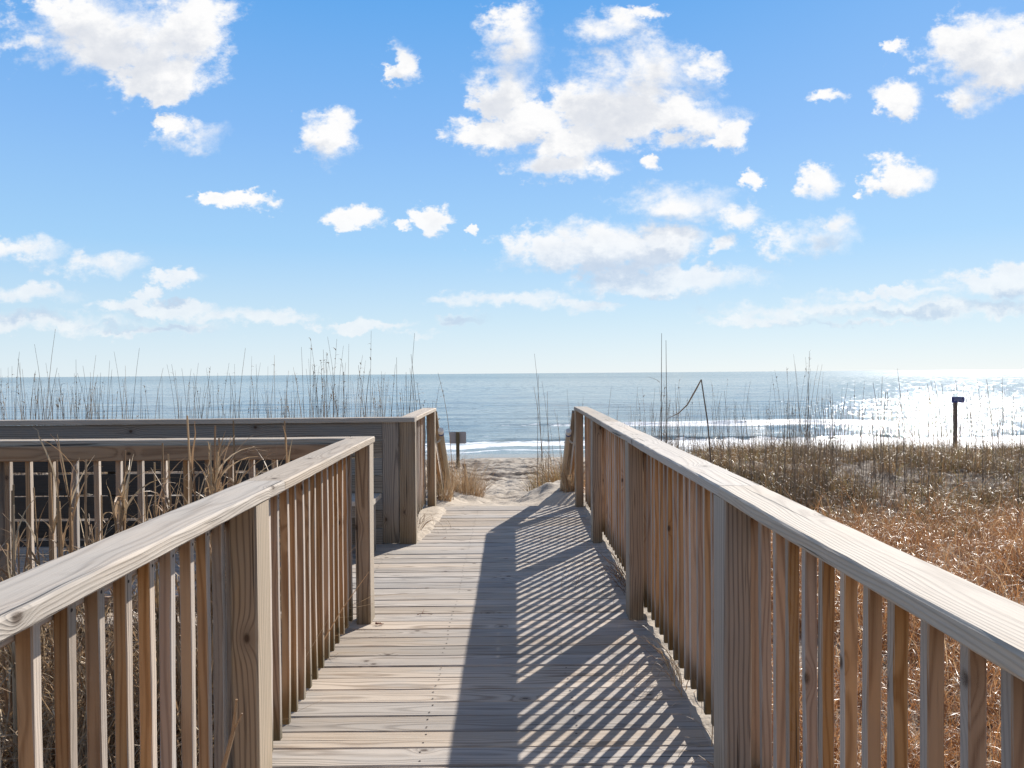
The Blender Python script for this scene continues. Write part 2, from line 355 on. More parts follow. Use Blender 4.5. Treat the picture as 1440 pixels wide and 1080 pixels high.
# ------------------------------------------------------------------ decking
CAPI_R, CAPI_L = .675, -.80         # inner faces of the two caps (x)
PITCH = .143
deck = bpy.data.objects.new('boardwalk', None); COL.objects.link(deck)
tag(deck, 'weathered grey plank boardwalk leading to the beach', None, None, 'structure')
mb = MB(); k = 0; y = 8.62 - .07
while y > -2.2:
    zt = -.0175 + random.uniform(-.0015, .0015)
    w = .1365 + random.uniform(-.0012, .0012)
    side = 4.62 < y < 6.95
    x0 = -1.05 if not side else -1.75 + random.uniform(-.1, .1)
    rot = random.uniform(-.0012, .0012)
    add_board(mb, (x0, y - rot, zt), (1, rot, 0), .90 - x0, w, .035, (0, 0, 1), ch=.0045, seg=.4, bow=.0015, wane=.0006)
    if side: add_board(mb, (-6.2, y, zt), (1, 0, 0), (x0 + 6.2 - .006), w, .035, (0, 0, 1), ch=.0045, seg=.5, bow=.0015, wane=.0006)
    y -= PITCH; k += 1
yq = 8.62 - .07
while yq > -.5:
    for xj in (-.985, -.35, .25, .84):
        for dy_ in (-.036, .036):
            cx, cy = xj + random.uniform(-.008, .008), yq + dy_ + random.uniform(-.004, .004)
            mb.add([(cx + .0045 * math.cos(t), cy + .0045 * math.sin(t), .0022) for t in np.linspace(0, 2 * math.pi, 9)[:-1]], [tuple(range(8))], None, 0, 1)
    yq -= PITCH
mb.build('planks', [W_DECK, M_NAIL], deck)
mb = MB()
for x in (-.98, -.35, .25, .84): add_board(mb, (x, -2.2, -.13), (0, 1, 0), 10.75, .04, .18, (0, 0, 1))
for yy in (4.72, 5.4, 6.1, 6.8): add_board(mb, (-6.2, yy, -.13), (1, 0, 0), 5.15, .04, .18, (0, 0, 1))
for yy in (-1, 1.3, 3.5, 5.7, 7.6):
    for x in (-.9, .76): add_board(mb, (x, yy, -1.1), (0, 0, 1), 1.0, .1, .1, (1, 0, 0))
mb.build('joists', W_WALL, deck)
# three broad steps running down from the end of the decking into the sand
stp = empty('beach_steps', (0, 8.66, 0), 'sand buried wooden steps between the two pole handrails', 'steps')
for i in range(4):
    mb = MB(); add_board(mb, (-.70, .16 + i * .28, -.19 - i * .17), (1, 0, 0), 1.36, .26, .038, (0, 0, 1)); mb.build('tread', W_DECK, stp)
for x in (-.745, .70):
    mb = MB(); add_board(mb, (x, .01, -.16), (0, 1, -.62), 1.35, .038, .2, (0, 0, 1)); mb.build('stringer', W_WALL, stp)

# ------------------------------------------------------------------ balusters and railings
BAL = []
for i in range(8):
    mb = MB(); r = np.random.RandomState(50 + i)
    V, F, WC = board(.965, .031, .029, ch=.0025, seg=.12, bow=.0025, wane=.0004, seed=60 + i)
    sh = math.radians(r.uniform(-.2, .2)); V = V.copy(); V[:, 2] += V[:, 0] * sh
    mb.add(np.stack([V[:, 2], V[:, 1], V[:, 0]], 1), F[::1], WC, r.rand())     # local: stands on z=0, faces -y (the inner side)
    for hz in (.925, .052):
        a = np.linspace(0, 2 * math.pi, 9)[:-1]
        ring = [(.0042 * math.cos(t), -.0160, hz + r.uniform(-.004, .004) * 0 + .0042 * math.sin(t)) for t in a]
        mb.add(ring, [tuple(range(8))], None, 0, 1)
    o = mb.build('baluster', [W_BAL, M_NAIL]); BAL.append(o.data); bpy.data.objects.remove(o)
rot_R = -math.pi / 2   # local -y -> faces -x
def rail_run(root, rx, ry, d, inw, L, posts, name_caps, first_bal=.0, pitch=.1206, postw=.083, postd=.145, z_bot=.056, skip=None, cap_seams=None, zoff=0):
    """root-local run starting at (rx,ry) (the inner cap edge), direction d, inw = unit vector pointing to the walkway."""
    d = np.array([*d, 0.0]); n = -np.array([*inw, 0.0]); o0 = np.array([rx, ry, 0.0]); up = (0, 0, 1)
    seams = cap_seams or [0, L]
    for a, b in zip(seams[:-1], seams[1:]):
        mb = MB(); V, F, WC = board(b - a - .002, .141, .037, ch=.005, seg=.09, bow=.003, wane=.0004)
        mb.add(place(V, o0 + d * (a + .001) + n * .0705 + np.array([0, 0, 1.038 + random.uniform(-.001, .001)]), d, np.cross(up, d), up), F, WC, random.random())
        mb.build('cap_rail', W_CAP, root)
    for zc, hh in ((.982, .086), (.1195, .089)):
        mb = MB(); add_board(mb, o0 + d * .01 + n * .153 + np.array([0, 0, zc]), d, L - .02, hh, .034, n, seg=.3, bow=.001); mb.build('top_rail' if zc > .5 else 'bottom_rail', W_BAL, root)
    for p in posts:
        mb = MB(); add_board(mb, o0 + d * (p + postd / 2) + n * (.004 + postw / 2) + np.array([0, 0, -.35]), (0, 0, 1), 1.369, postw, postd, d, ch=.006, seg=.3, bow=.002, wane=.0006)
        mb.build('post', W_POST, root)
    ang = math.atan2(-n[1], -n[0]) + math.pi / 2
    edges = [(.03, L - .03)]
    proto = None; cnt = 0
    for a, b in edges:
        a = max(a, .02); b = min(b, L - .02)
        if b - a < .1: continue
        m_ = max(1, int(round((b - a) / pitch)) - 1); g = (b - a) / (m_ + 1)
        for i in range(m_):
            s = a + g * (i + 1) + random.uniform(-.0025, .0025)
            if skip and skip(s): continue
            mesh = BAL[(cnt * 5 + random.randrange(3)) % 8]
            if proto is None:
                o = bpy.data.objects.new('baluster', mesh); COL.objects.link(o); proto = o
            else:
                o = proto.copy(); o.data = mesh; COL.objects.link(o)
            q = o0 + d * s + n * (.1195 + random.uniform(-.001, .001))
            o.parent = root; o.location = (q[0], q[1], z_bot + random.uniform(-.006, .006)); o.rotation_euler = (random.uniform(-.0025, .0025), random.uniform(-.004, .004), ang + random.uniform(-.02, .02)); cnt += 1
    return root

rr = empty('railing', (.643, -2.0, 0), 'long straight wooden railing along the right side of the boardwalk', 'railing')
q = .0033; rail_run(rr, 0, 0, (q, 1), (-1, q), 10.66, [.45, 2.50, 4.50, 6.60, 8.70, 10.50], 'R', pitch=.1230, cap_seams=[0, 2.6, 4.56, 6.70, 8.0, 10.68])
rl = empty('railing', (-.731, -2.0, 0), 'near left wooden railing that turns the corner at the side platform', 'railing')
q = .0105; rail_run(rl, 0, 0, (-q, 1), (1, q), 6.70, [.5, 2.45, 4.46, 6.57], 'L', z_bot=.03, pitch=.1230, cap_seams=[0, 2.7, 4.78, 6.745])
# the same railing turns left at the corner (its walkway side is the platform, +y)
rail_run(rl, -.214, 6.60 + .141, (-1, 0), (0, 1), 4.9, [1.98, 3.9], 'LX', pitch=.1275, cap_seams=[0, 3.0, 4.9])

# far left: bench-back wall of horizontal boards with corner post and short railing to the steps
rf = empty('railing', (-.80, 6.72, 0), 'far left railing with boarded wall behind the bench and corner post', 'railing')
mb = MB(); add_board(mb, (-.068, .045, -.35), (0, 0, 1), 1.37, .137, .088, (0, 1, 0), ch=.006, wane=.0006); mb.build('post', W_POST, rf)
mb = MB(); add_board(mb, (-.208, .022, .01), (0, 0, 1), 1.01, .134, .038, (0, 1, 0), ch=.003, wane=.0005); mb.build('end_board', W_POST, rf)
mb = MB(); add_board(mb, (-.0, .05, 1.04), (-1, 0, 0), 3.9, .141, .04, (0, 0, 1), seg=.12, bow=.002, wane=.0008); mb.build('cap_rail', W_CAP, rf)
mb = MB(); add_board(mb, (-3.902, .05, 1.04), (-1, 0, 0), 1.5, .141, .04, (0, 0, 1), seg=.12, bow=.002, wane=.0008); mb.build('cap_rail', W_CAP, rf)
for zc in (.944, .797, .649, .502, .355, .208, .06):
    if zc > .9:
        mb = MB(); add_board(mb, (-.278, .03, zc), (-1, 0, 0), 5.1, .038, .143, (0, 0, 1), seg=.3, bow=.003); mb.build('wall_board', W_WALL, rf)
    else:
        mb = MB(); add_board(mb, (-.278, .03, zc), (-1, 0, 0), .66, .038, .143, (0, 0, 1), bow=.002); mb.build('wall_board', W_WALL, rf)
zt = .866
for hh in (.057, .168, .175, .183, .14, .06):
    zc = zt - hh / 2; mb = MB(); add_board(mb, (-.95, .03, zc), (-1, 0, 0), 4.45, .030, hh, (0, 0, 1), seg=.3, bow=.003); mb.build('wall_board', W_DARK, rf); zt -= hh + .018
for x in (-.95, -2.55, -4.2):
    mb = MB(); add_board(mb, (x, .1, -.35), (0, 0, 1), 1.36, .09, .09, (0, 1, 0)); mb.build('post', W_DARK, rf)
rail_run(rf, .0, .115, (0, 1), (1, 0), 1.80, [1.66], 'LF', cap_seams=[0, 1.83])

# bench on the platform
bn = empty('bench', (-1.06, 6.13, 0), 'grey slatted bench on the side platform against the boarded wall', 'bench')
for i, yy in enumerate((.07, .215, .36)):
    mb = MB(); add_board(mb, (0, yy, .435), (-1, 0, 0), 1.05, .138, .038, (0, 0, 1), seg=.5); mb.build('seat_board', W_CAP, bn)
for x in (-.06, -.95):
    mb = MB(); add_board(mb, (x, .10, .0), (0, 0, 1), .414, .16, .038, (1, 0, 0)); add_board(mb, (x, .33, .0), (0, 0, 1), .414, .12, .038, (1, 0, 0)); mb.build('leg', W_POST, bn)
mb = MB(); add_board(mb, (-.09, .02, .37), (-1, 0, 0), .84, .034, .085, (0, 0, 1)); mb.build('apron', W_WALL, bn)

# stair handrails: sloping guard + round pole rail
SL = (0, 1, -.70)
def stair_rail(x, inw, label, dz=0.0):
    o = empty('stair_handrail', (x, 8.72, 0), label, 'handrail')
    sgn = inw
    mb = MB(); add_board(mb, (-sgn * .055, -.02, 1.0), SL, 2.0, .12, .038, (0, 0, 1)); mb.build('sloping_cap', W_POST, o)
    mb = MB(); add_board(mb, (-sgn * .06, .02, .88), SL, 1.9, .038, .14, (0, 0, 1)); mb.build('side_board', W_BAL, o)
    mb = MB(); add_board(mb, (-sgn * .06, 1.45, -1.1), (0, 0, 1), 1.05 , .088, .088, (1, 0, 0)); mb.build('post', W_POST, o)
    for i in range(9):
        yy = .16 + i * .14; mb = MB(); add_board(mb, (-sgn * .10, yy, -.25 - .66 * yy), (0, 0, 1), 1.04, .035, .033, (1, 0, 0), bow=.003); mb.build('baluster', W_BAL, o)
    p0 = np.array([sgn * .045, -.03, .80 + dz]); p1 = p0 + np.array([sgn * .02, 1.95, -1.42])
    mb = MB(); V, F = tube([p0 + (p1 - p0) * t for t in np.linspace(0, 1, 9)], .027, 12); WC = V - p0
    mb.add(V, F, WC[:, [1, 0, 2]], .3); ob = mb.build('pole_rail', W_RAIL, o, smooth=True)
    e = (p1 - p0) / np.linalg.norm(p1 - p0)
    mb = MB(); V, F = tube([p0 - e * .035, p0 - e * .03, p0 + e * .02, p0 + e * .03], [.012, .031, .031, .0275], 12); mb.add(V, F); mb.build('end_cap', M_PIPE, ob)
    mb = MB(); V, F = tube([p0 + e * .03, p0 + e * .05], [.0305, .0305], 12); mb.add(V, F); mb.build('tape_band', M_BLUE, ob)
    t = np.linspace(0, 1, 9)
    pts = [p0 + e * .12 + np.array([-sgn * .085 * q, -.06 * q, -.035 * math.sin(q * 3.1) - .03 * q]) for q in t]
    mb = MB(); V, F = tube(pts, .011, 6); mb.add(V, F); mb.build('rope_tie', M_BRACKET, o, smooth=True)
stair_rail(CAPI_L, 1, 'left pole handrail sloping down the beach steps beside the grass clump')
stair_rail(CAPI_R - .01, -1, 'right pole handrail sloping down the beach steps past the sand mound', -.02)

# ------------------------------------------------------------------ plant materials
def plant_mat(name, c1, c2, c3, trans=.35, spec=.35, rough=.5):
    m, nt, out = new_mat(name)
    ar = nt.new('ShaderNodeAttribute', attribute_name='rnd').outputs['Fac']; oi = nt.new('ShaderNodeObjectInfo').outputs['Random']
    w = nt.new('ShaderNodeTexWhiteNoise', noise_dimensions='1D'); nt.set(w.inputs['W'], nt.m('ADD', nt.m('MULTIPLY', ar, 313.0), nt.m('MULTIPLY', oi, 77.0)))
    a, b, c_ = nt.sep(w.outputs['Color'])
    c = nt.mix(nt.sm(a, 0, 1), c1, c2); c = nt.mix(nt.sm(b, .72, .9), c, c3)
    hs = nt.new('ShaderNodeHueSaturation'); nt.set(hs.inputs['Value'], nt.m('MULTIPLY_ADD', c_, .7, .65)); nt.set(hs.inputs['Color'], c); c = hs.outputs[0]
    p = nt.new('ShaderNodeBsdfPrincipled'); nt.set(p.inputs['Base Color'], c); nt.set(p.inputs['Roughness'], rough); nt.set(p.inputs['Specular IOR Level'], spec)
    t = nt.new('ShaderNodeBsdfTranslucent'); nt.set(t.inputs[0], c)
    mx = nt.new('ShaderNodeMixShader'); mx.inputs[0].default_value = trans
    nt.l.new(p.outputs[0], mx.inputs[1]); nt.l.new(t.outputs[0], mx.inputs[2]); nt.l.new(mx.outputs[0], out.inputs[0])
    return m
G_ORANGE = plant_mat('russet_grass', (.50, .25, .10), (.27, .11, .04), (.62, .44, .26), .45, .8, .36)
G_DUNE = plant_mat('dune_grass', (.42, .27, .13), (.20, .115, .06), (.23, .20, .07), .4, .6, .42)
G_STRAW = plant_mat('straw_grass', (.50, .36, .21), (.33, .20, .11), (.60, .48, .33), .3, .5, .45)
G_OAT = plant_mat('sea_oat_stalk', (.34, .26, .18), (.20, .15, .11), (.40, .29, .18), .15, .3, .6)
G_DARK = plant_mat('dark_dead_grass', (.22, .135, .08), (.11, .065, .04), (.40, .29, .18), .25, .4, .5)

def blades(name, X, Y, hgt, width, lean, curl, segs, mat, seed, zoff=0.0, wind=None):
    """many grass blades in one mesh: ribbons bent over by lean+curl"""
    r = np.random.RandomState(seed); N = len(X); Z0 = height(X, Y) + zoff
    az = r.rand(N) * 2 * np.pi
    if wind is not None: az = wind[0] + r.randn(N) * wind[1]
    fa = r.rand(N) * np.pi
    ang = np.abs(r.randn(N)) * lean; cur = curl * (r.rand(N) * 1.4 + .1)
    seg = (hgt / segs)
    P = np.zeros((N, segs + 1, 3)); P[:, 0, 0] = X; P[:, 0, 1] = Y; P[:, 0, 2] = Z0
    for i in range(segs):
        P[:, i + 1, 0] = P[:, i, 0] + seg * np.sin(ang) * np.cos(az); P[:, i + 1, 1] = P[:, i, 1] + seg * np.sin(ang) * np.sin(az)
        P[:, i + 1, 2] = P[:, i, 2] + seg * np.cos(ang); ang = ang + cur / segs * (1 + i * .7); az = az + r.randn(N) * .25
    W = width[:, None] * np.linspace(1, .25, segs + 1)[None]
    D = np.stack([np.cos(fa), np.sin(fa), r.randn(N) * .3], 1)[:, None, :] * W[:, :, None] * .5
    V = np.stack([P - D, P + D], 2).reshape(-1, 3)
    base = (np.arange(N)[:, None] * (segs + 1) * 2 + np.arange(segs)[None] * 2).ravel()
    F = np.stack([base, base + 1, base + 3, base + 2], 1)
    me = bpy.data.meshes.new(name); me.vertices.add(len(V)); me.vertices.foreach_set('co', V.ravel())
    me.loops.add(F.size); me.loops.foreach_set('vertex_index', F.ravel()); me.polygons.add(len(F))
    me.polygons.foreach_set('loop_start', np.arange(0, F.size, 4)); me.polygons.foreach_set('loop_total', np.full(len(F), 4)); me.update()
    a = me.attributes.new('rnd', 'FLOAT', 'POINT'); a.data.foreach_set('value', np.repeat(r.rand(N), (segs + 1) * 2))
    me.materials.append(mat)
    o = bpy.data.objects.new(name, me); COL.objects.link(o); return o

def scatter(n, x0, x1, y0, y1, seed, dens=None):
    r = np.random.RandomState(seed); X = r.uniform(x0, x1, n * 3); Y = r.uniform(y0, y1, n * 3)
    if dens is not None:
        k = r.rand(n * 3) < dens(X, Y); X, Y = X[k], Y[k]
    return X[:n], Y[:n]

def tufts(n, per, x0, x1, y0, y1, seed, sig, dens=None):
    cx, cy = scatter(n // per, x0, x1, y0, y1, seed, dens); r = np.random.RandomState(seed + 500)
    w = r.randint(0, len(cx), n); s_ = sig * (.5 + r.rand(len(cx)) * 1.1)[w]
    return cx[w] + r.randn(n) * s_, cy[w] + r.randn(n) * s_, (.55 + .75 * r.rand(len(cx)))[w]
# russet grass field to the right of the boardwalk
r = np.random.RandomState(1)
X, Y, hs_ = tufts(130000, 34, 1.05, 15, -1, 13.0, 1, .075, lambda X, Y: np.clip(.25 + 1.1 * fbm(X * .8, Y * .8, 3, 41), 0, 1) * (1 - .85 * sstep(Y, 11.4 - .4 * np.minimum(X, 4), 12.8)) * np.clip(1.25 - X / 17, .3, 1))
k = X > .98; X, Y, hs_ = X[k], Y[k], hs_[k]
o = blades('russet_grass', X, Y, (.30 + .42 * r.rand(len(X))) * hs_ * (.65 + .6 * fbm(X * .7, Y * .7, 3, 8)), .004 + .005 * r.rand(len(X)), .34, 1.8, 6, G_ORANGE, 2)
tag(o, 'dense russet and straw coloured grass right of the boardwalk', 'grass', None, 'stuff')
# olive brown dune grass further out on both sides
def dd(X, Y): return np.clip((fbm(X * .9, Y * .9, 3, 77) - .30) * 4.0, 0.10, 1) * np.clip(sstep(np.abs(X + .1), 1.4 + .03 * Y, 2.6 + .04 * Y), 0, 1)
X, Y, h1 = tufts(150000, 40, 1.2, 22, 10.8, 22.5, 3, .10, lambda X, Y: dd(X, Y) * (1 - .8 * sstep(Y, 21, 24)))
X2, Y2, h2 = tufts(20000, 40, -22, -1.3, 8.8, 22, 4, .09, dd); X = np.r_[X, X2]; Y = np.r_[Y, Y2]; hs_ = np.r_[h1, h2]
k = Y > 9; X, Y, hs_ = X[k], Y[k], hs_[k]
r = np.random.RandomState(5)
o = blades('dune_grass', X, Y, (.16 + .42 * r.rand(len(X)) ** 1.5) * hs_ * (.45 + 1.1 * fbm(X * .6, Y * .8, 2, 61)), .005 + .006 * r.rand(len(X)), .55, 1.9, 5, G_DUNE, 6)
tag(o, 'olive brown grass patches on the low dunes before the sea', 'grass', None, 'stuff')
# tangled dead grass left of the near left railing
X, Y = scatter(32000, -5.5, -1.22, -1.5, 4.45, 8, lambda X, Y: np.clip(.2 + fbm(X, Y, 3, 12), 0, 1))
X3, Y3, _ = tufts(15000, 60, -5.2, -1.4, 3.0, 4.4, 88, .07); X = np.r_[X, X3]; Y = np.r_[Y, np.minimum(Y3, 4.42)]; k = X < -1.04; X, Y = X[k], Y[k]
o = blades('dead_grass', X, Y, (.35 + .70 * r.rand(len(X))) * (1 + .30 * sstep(Y, 2.8, 4.0)), .006 + .009 * r.rand(len(X)), .33, 1.7, 6, G_STRAW, 10)
tag(o, 'tangled straw coloured dead grass below the near left railing', 'grass', None, 'stuff')

# ------------------------------------------------------------------ single plants
def ribbon(mb, p, az, ang, length, width, curl, segs, rnd, face=None, taper=.15):
    P = [np.array(p, float)]; a = ang
    for i in range(segs):
        P.append(P[-1] + length / segs * np.array([math.sin(a) * math.cos(az), math.sin(a) * math.sin(az), math.cos(a)])); a += curl / segs * (1 + .6 * i / segs); az += random.gauss(0, .18)
    f = az + math.pi / 2 + random.uniform(-.7, .7) if face is None else face
    V = []; F = []
    for i, q in enumerate(P):
        w = width * (1 - (1 - taper) * (i / segs)) * .5; f2 = f + i * .12
        D = np.array([math.cos(f2), math.sin(f2), .25]) * w; V += [q - D, q + D]
        if i: F.append((2 * i - 2, 2 * i - 1, 2 * i + 1, 2 * i))
    mb.add(V, F, None, rnd)

def stalk_clump(mb, r, n, h0, h1, spread, thick=.0045, heads=.25, leaves=2):
    for i in range(n):
        x, y = r.randn(2) * spread; h = r.uniform(h0, h1) ; az = r.rand() * 6.28; ln = abs(r.randn()) * .05 + .01; cv = r.uniform(.0, .10)
        pts = []; 
        for k in range(7):
            t = k / 6; off = h * (ln * t + cv * t * t * t); pts.append((x + off * math.cos(az), y + off * math.sin(az), -.12 + (h + .12) * t))
        V, F = tube(pts, np.linspace(thick, thick * .35, 7), 3); mb.add(V, F, None, r.rand())
        if r.rand() < heads:
            tp = np.array(pts[-1]); 
            for k in range(r.randint(3, 9)):
                t = r.uniform(.80, 1.0); q = np.array(pts[5]) * (1 - (t * 6 - 5)) + np.array(pts[6]) * (t * 6 - 5) if t * 6 > 5 else np.array(pts[4]) * (5 - t * 6) + np.array(pts[5]) * (t * 6 - 4)
                ribbon(mb, q, r.rand() * 6.28, r.uniform(.3, 1.2), r.uniform(.03, .07), .012, 1.5, 3, r.rand(), taper=.3)
        for k in range(leaves):
            ribbon(mb, (x, y, r.uniform(0, .25) * h), r.rand() * 6.28, r.uniform(.15, .5), h * r.uniform(.2, .4), .008, r.uniform(.6, 2.0), 5, r.rand())
OAT = []
for i in range(9):
    r = np.random.RandomState(200 + i); mb = MB(); stalk_clump(mb, r, r.randint(3, 7), 1.0, 1.75, .20, .0040 + .0015 * r.rand(), .4, 4)
    o = mb.build('sea_oats', G_OAT); OAT.append(o.data); bpy.data.objects.remove(o)
def oats(pts, label, group, scale=(.8, 1.15)):
    proto = None
    for (x, y, s) in pts:
        mesh = random.choice(OAT)
        if proto is None:
            o = bpy.data.objects.new('sea_oats', mesh); COL.objects.link(o); tag(o, label, 'sea oats', group); proto = o
        else: o = proto.copy(); o.data = mesh; COL.objects.link(o)
        o.location = (x, y, H(x, y)); o.rotation_euler = (0, 0, random.uniform(0, 6.28)); q = s * random.uniform(*scale); o.scale = (q, q, q)
r = np.random.RandomState(31)
def pxX(px, Y): return (px - 718) / FPX * Y
pts = []
for i in range(62):      # loose stand across the left
    Y = r.uniform(9.5, 14); pts.append((pxX(r.uniform(-40, 400), Y), Y, .90 + .18 * r.rand()))
for i in range(40):      # denser stand just behind the bench wall corner
    Y = r.uniform(9.3, 13); pts.append((pxX(r.uniform(385, 604), Y), Y, .92 + .18 * r.rand()))
oats(pts, 'thin dark sea oats stalks standing behind the far left railing', 'sea oats behind the left railing')
pts = []
for i in range(14):
    Y = r.uniform(10.5, 14); pts.append((pxX(r.uniform(765, 940), Y), Y, 1.02 if i % 2 else .85))
for i in range(85):
    Y = r.uniform(14, 20); pts.append((pxX(r.uniform(930, 1470), Y), Y, .92 if r.rand() < .85 else 1.2))
for i in range(36):
    Y = r.uniform(12.3, 15); pts.append((pxX(r.uniform(880, 1300), Y), Y, .95 + .15 * r.rand()))
oats(pts, 'thin dark sea oats stalks standing on the right hand dune', 'sea oats on the right hand dune')

# a few plants that can be told apart
def special(name, fn, loc, label, cat, mat=G_OAT):
    mb = MB(); fn(mb); o = mb.build(name, mat); o.location = (loc[0], loc[1], H(loc[0], loc[1])); tag(o, label, cat); return o
def tall(mb):
    for (x, t, hh) in ((0, .3, 2.85), (.10, -.1, 2.75)):
        V, F = tube([(x + t * .06 * k * .2, 0, hh * k / 8 - .1) for k in range(9)], np.linspace(.011, .003, 9), 4); mb.add(V, F, None, .2)
    ribbon(mb, (0, 0, 2.05), math.pi, .9, .35, .012, 1.4, 6, .1); ribbon(mb, (0, 0, 1.0), math.pi, 1.5, .18, .022, .2, 4, .5); ribbon(mb, (.05, 0, 1.1), 0, .7, .5, .01, 1.4, 6, .3)
special('tall_reed', tall, (pxX(928, 11.5), 11.5), 'tallest pair of thick reeds rising past the horizon beside the right railing', 'reed')
def broken(mb):
    K = lambda L_: [(x * 1.5, y, z * 1.5) for x, y, z in L_]
    V, F = tube(K([(0, 0, -.1), (-.01, 0, .45), (-.03, 0, .7), (-.06, 0, 1.1), (-.12, 0, 1.52)]), [.017, .016, .013, .011, .009], 5); mb.add(V, F, None, .3)
    V, F = tube(K([(-.12, 0, 1.52), (-.16, .02, 1.44), (-.25, .03, 1.28), (-.33, .05, 1.20), (-.43, .06, 1.15)]), [.009, .012, .011, .008, .003], 5); mb.add(V, F, None, .7)
    ribbon(mb, (-.045, 0, 1.0), 2.8, .15, .2, .035, .4, 4, .8)
special('broken_reed', broken, (pxX(1004, 11.5), 11.5), 'broken reed folded over like an arrowhead above the right railing', 'reed')
def lone(h):
    def f(mb):
        V, F = tube([(.02 * k * k * .05, 0, h * k / 8 - .1) for k in range(9)], np.linspace(.008, .002, 9), 4); mb.add(V, F, None, .4)
        for k in range(5): ribbon(mb, (random.uniform(-.02, .02), 0, h * random.uniform(.3, .8)), random.random() * 6.28, .5, .12, .01, 1.5, 4, random.random())
    return f
special('tall_reed', lone(2.15), (pxX(1240, 12.0), 12.0), 'single slender reed crossing the horizon midway along the right dune', 'reed')
special('tall_reed', lone(1.9), (pxX(1432, 11.0), 11.0), 'slender reed at the right edge beyond the blue number sign', 'reed')

# dry stalks that poke above the near left railing
def dry(mb, r, h, n=5):
    for i in range(r.randint(2, 4)):
        x, y = r.randn(2) * .03; lean = r.uniform(-.05, .05)
        pts = [(x + lean * (k / 7) + r.randn() * .006, y, -.1 + (h * (.75 + .25 * r.rand()) + .1) * k / 7) for k in range(8)]
        V, F = tube(pts, np.linspace(.008, .003, 8), 5); mb.add(V, F, None, r.rand())
        for k in range(n):
            t = r.uniform(.3, 1.0); q = np.array(pts[int(t * 7)])
            ribbon(mb, q, r.rand() * 6.28, r.uniform(.02, .35), r.uniform(.08, .30), .010, r.choice([.3, .8, 1.6, 4.0]), 9, r.rand(), face=r.uniform(-.8, .8))
DR = []
for i in range(5):
    r = np.random.RandomState(400 + i); mb = MB(); dry(mb, r, 1.45, 20); o = mb.build('dry_grass_stalk', G_STRAW); DR.append(o.data); bpy.data.objects.remove(o)
proto = None
for i, (px, Y, top) in enumerate([(8, 3.4, 700), (36, 3.2, 712), (72, 3.3, 632), (92, 3.6, 715), (158, 3.5, 636), (134, 3.9, 705), (236, 3.6, 655), (256, 3.9, 690), (262, 3.5, 598), (287, 3.7, 602), (300, 3.9, 640), (325, 4.0, 622), (352, 4.1, 640), (388, 4.2, 604), (376, 4.3, 655), (20, 3.7, 740), (54, 3.9, 690), (112, 3.5, 735), (178, 3.8, 700), (205, 3.4, 690), (222, 4.0, 720), (272, 3.6, 655), (312, 3.8, 660), (338, 4.2, 668), (245, 3.5, 640), (84, 3.9, 655)]):
    x = pxX(px, Y); y = Y; zt = EYE - (top - 528) * Y / FPX; z0 = H(x, y)
    s = (zt - z0) / 1.30
    if proto is None: o = bpy.data.objects.new('dry_grass_stalk', DR[0]); COL.objects.link(o); proto = o; tag(o, 'dry curling straw coloured stalk poking up behind the near left railing', 'dry stalk', 'dry stalks behind the near left railing')
    else: o = proto.copy(); o.data = DR[i % 5]; COL.objects.link(o)
    o.location = (x, y, z0); o.scale = (s, s, s); o.rotation_euler = (0, 0, i * 2.4)

def clump(name, label, x, y, n, rad, h, mat, seed, lean=.5, curl=1.2, w=.006):
    r = np.random.RandomState(seed); random.seed(seed); mb = MB(); z0 = H(x, y)
    for i in range(n):
        a = r.rand() * 6.28; q = rad * math.sqrt(r.rand()); px_, py_ = q * math.cos(a), q * math.sin(a)
        ribbon(mb, (px_, py_, H(x + px_, y + py_) - z0 - .02), a + r.randn() * .6, abs(r.randn()) * lean, h * r.uniform(.45, 1.1), w * r.uniform(.6, 1.4), r.uniform(.1, curl), 5, r.rand())
    o = mb.build(name, mat); o.location = (x, y, z0); tag(o, label, 'grass clump'); return o
clump('grass_clump', 'large bushy straw clump at the foot of the left pole handrail', -.62, 10.6, 620, .26, .58, G_STRAW, 1, .42, 1.3)
clump('grass_clump', 'straw clump growing around the brown sign post', -.98, 12.0, 450, .36, .62, G_STRAW, 2)
clump('grass_clump', 'wide brown clump on the sand mound by the right pole handrail', .78, 11.6, 800, .36, .52, G_DUNE, 3, .5, .9)
clump('grass_clump', 'brown clump trailing from the sand mound towards the beach path', .50, 12.6, 420, .26, .42, G_DUNE, 4, .5, .9)
clump('grass_clump', 'straw tuft rooted inside the foot of the left step railing', -.78, 9.35, 120, .08, .55, G_STRAW, 5, .3, .8)
clump('grass_clump', 'yellow straw tuft rooted inside the foot of the right step railing', .68, 9.35, 170, .08, .55, G_STRAW, 6, .25, .8)

# curly grass growing through the railings onto the decking
def curly(label, x, y, n, side, seed, hh=.42, mat=G_STRAW):
    r = np.random.RandomState(seed); random.seed(seed); mb = MB()
    for i in range(n):
        ribbon(mb, (r.uniform(-.03, .03), r.uniform(-.28, .28), -.06), (math.pi if side > 0 else 0) + r.randn() * .9, r.uniform(.0, .5), hh * r.uniform(.5, 1.3), .0050, r.uniform(1.0, 3.2), 12, r.rand(), taper=.3)
    o = mb.build('grass_tuft', mat); o.location = (x, y, 0.0); tag(o, label, 'grass tuft'); return o
curly('curly dry grass growing through the right railing before the second post', 0.765, 3.75, 44, 1, 21, .46)
curly('wiry grass leaning through the right railing between its middle posts', 0.765, 5.35, 50, 1, 22, .62, G_DARK)
curly('rusty wiry sprigs at the base of the far left railing near the sand drift', -.86, 7.35, 30, -1, 23, .45, G_DARK)
curly('fine dry blades at the bottom right edge of the boardwalk', 0.755, 2.85, 24, 1, 24, .36)
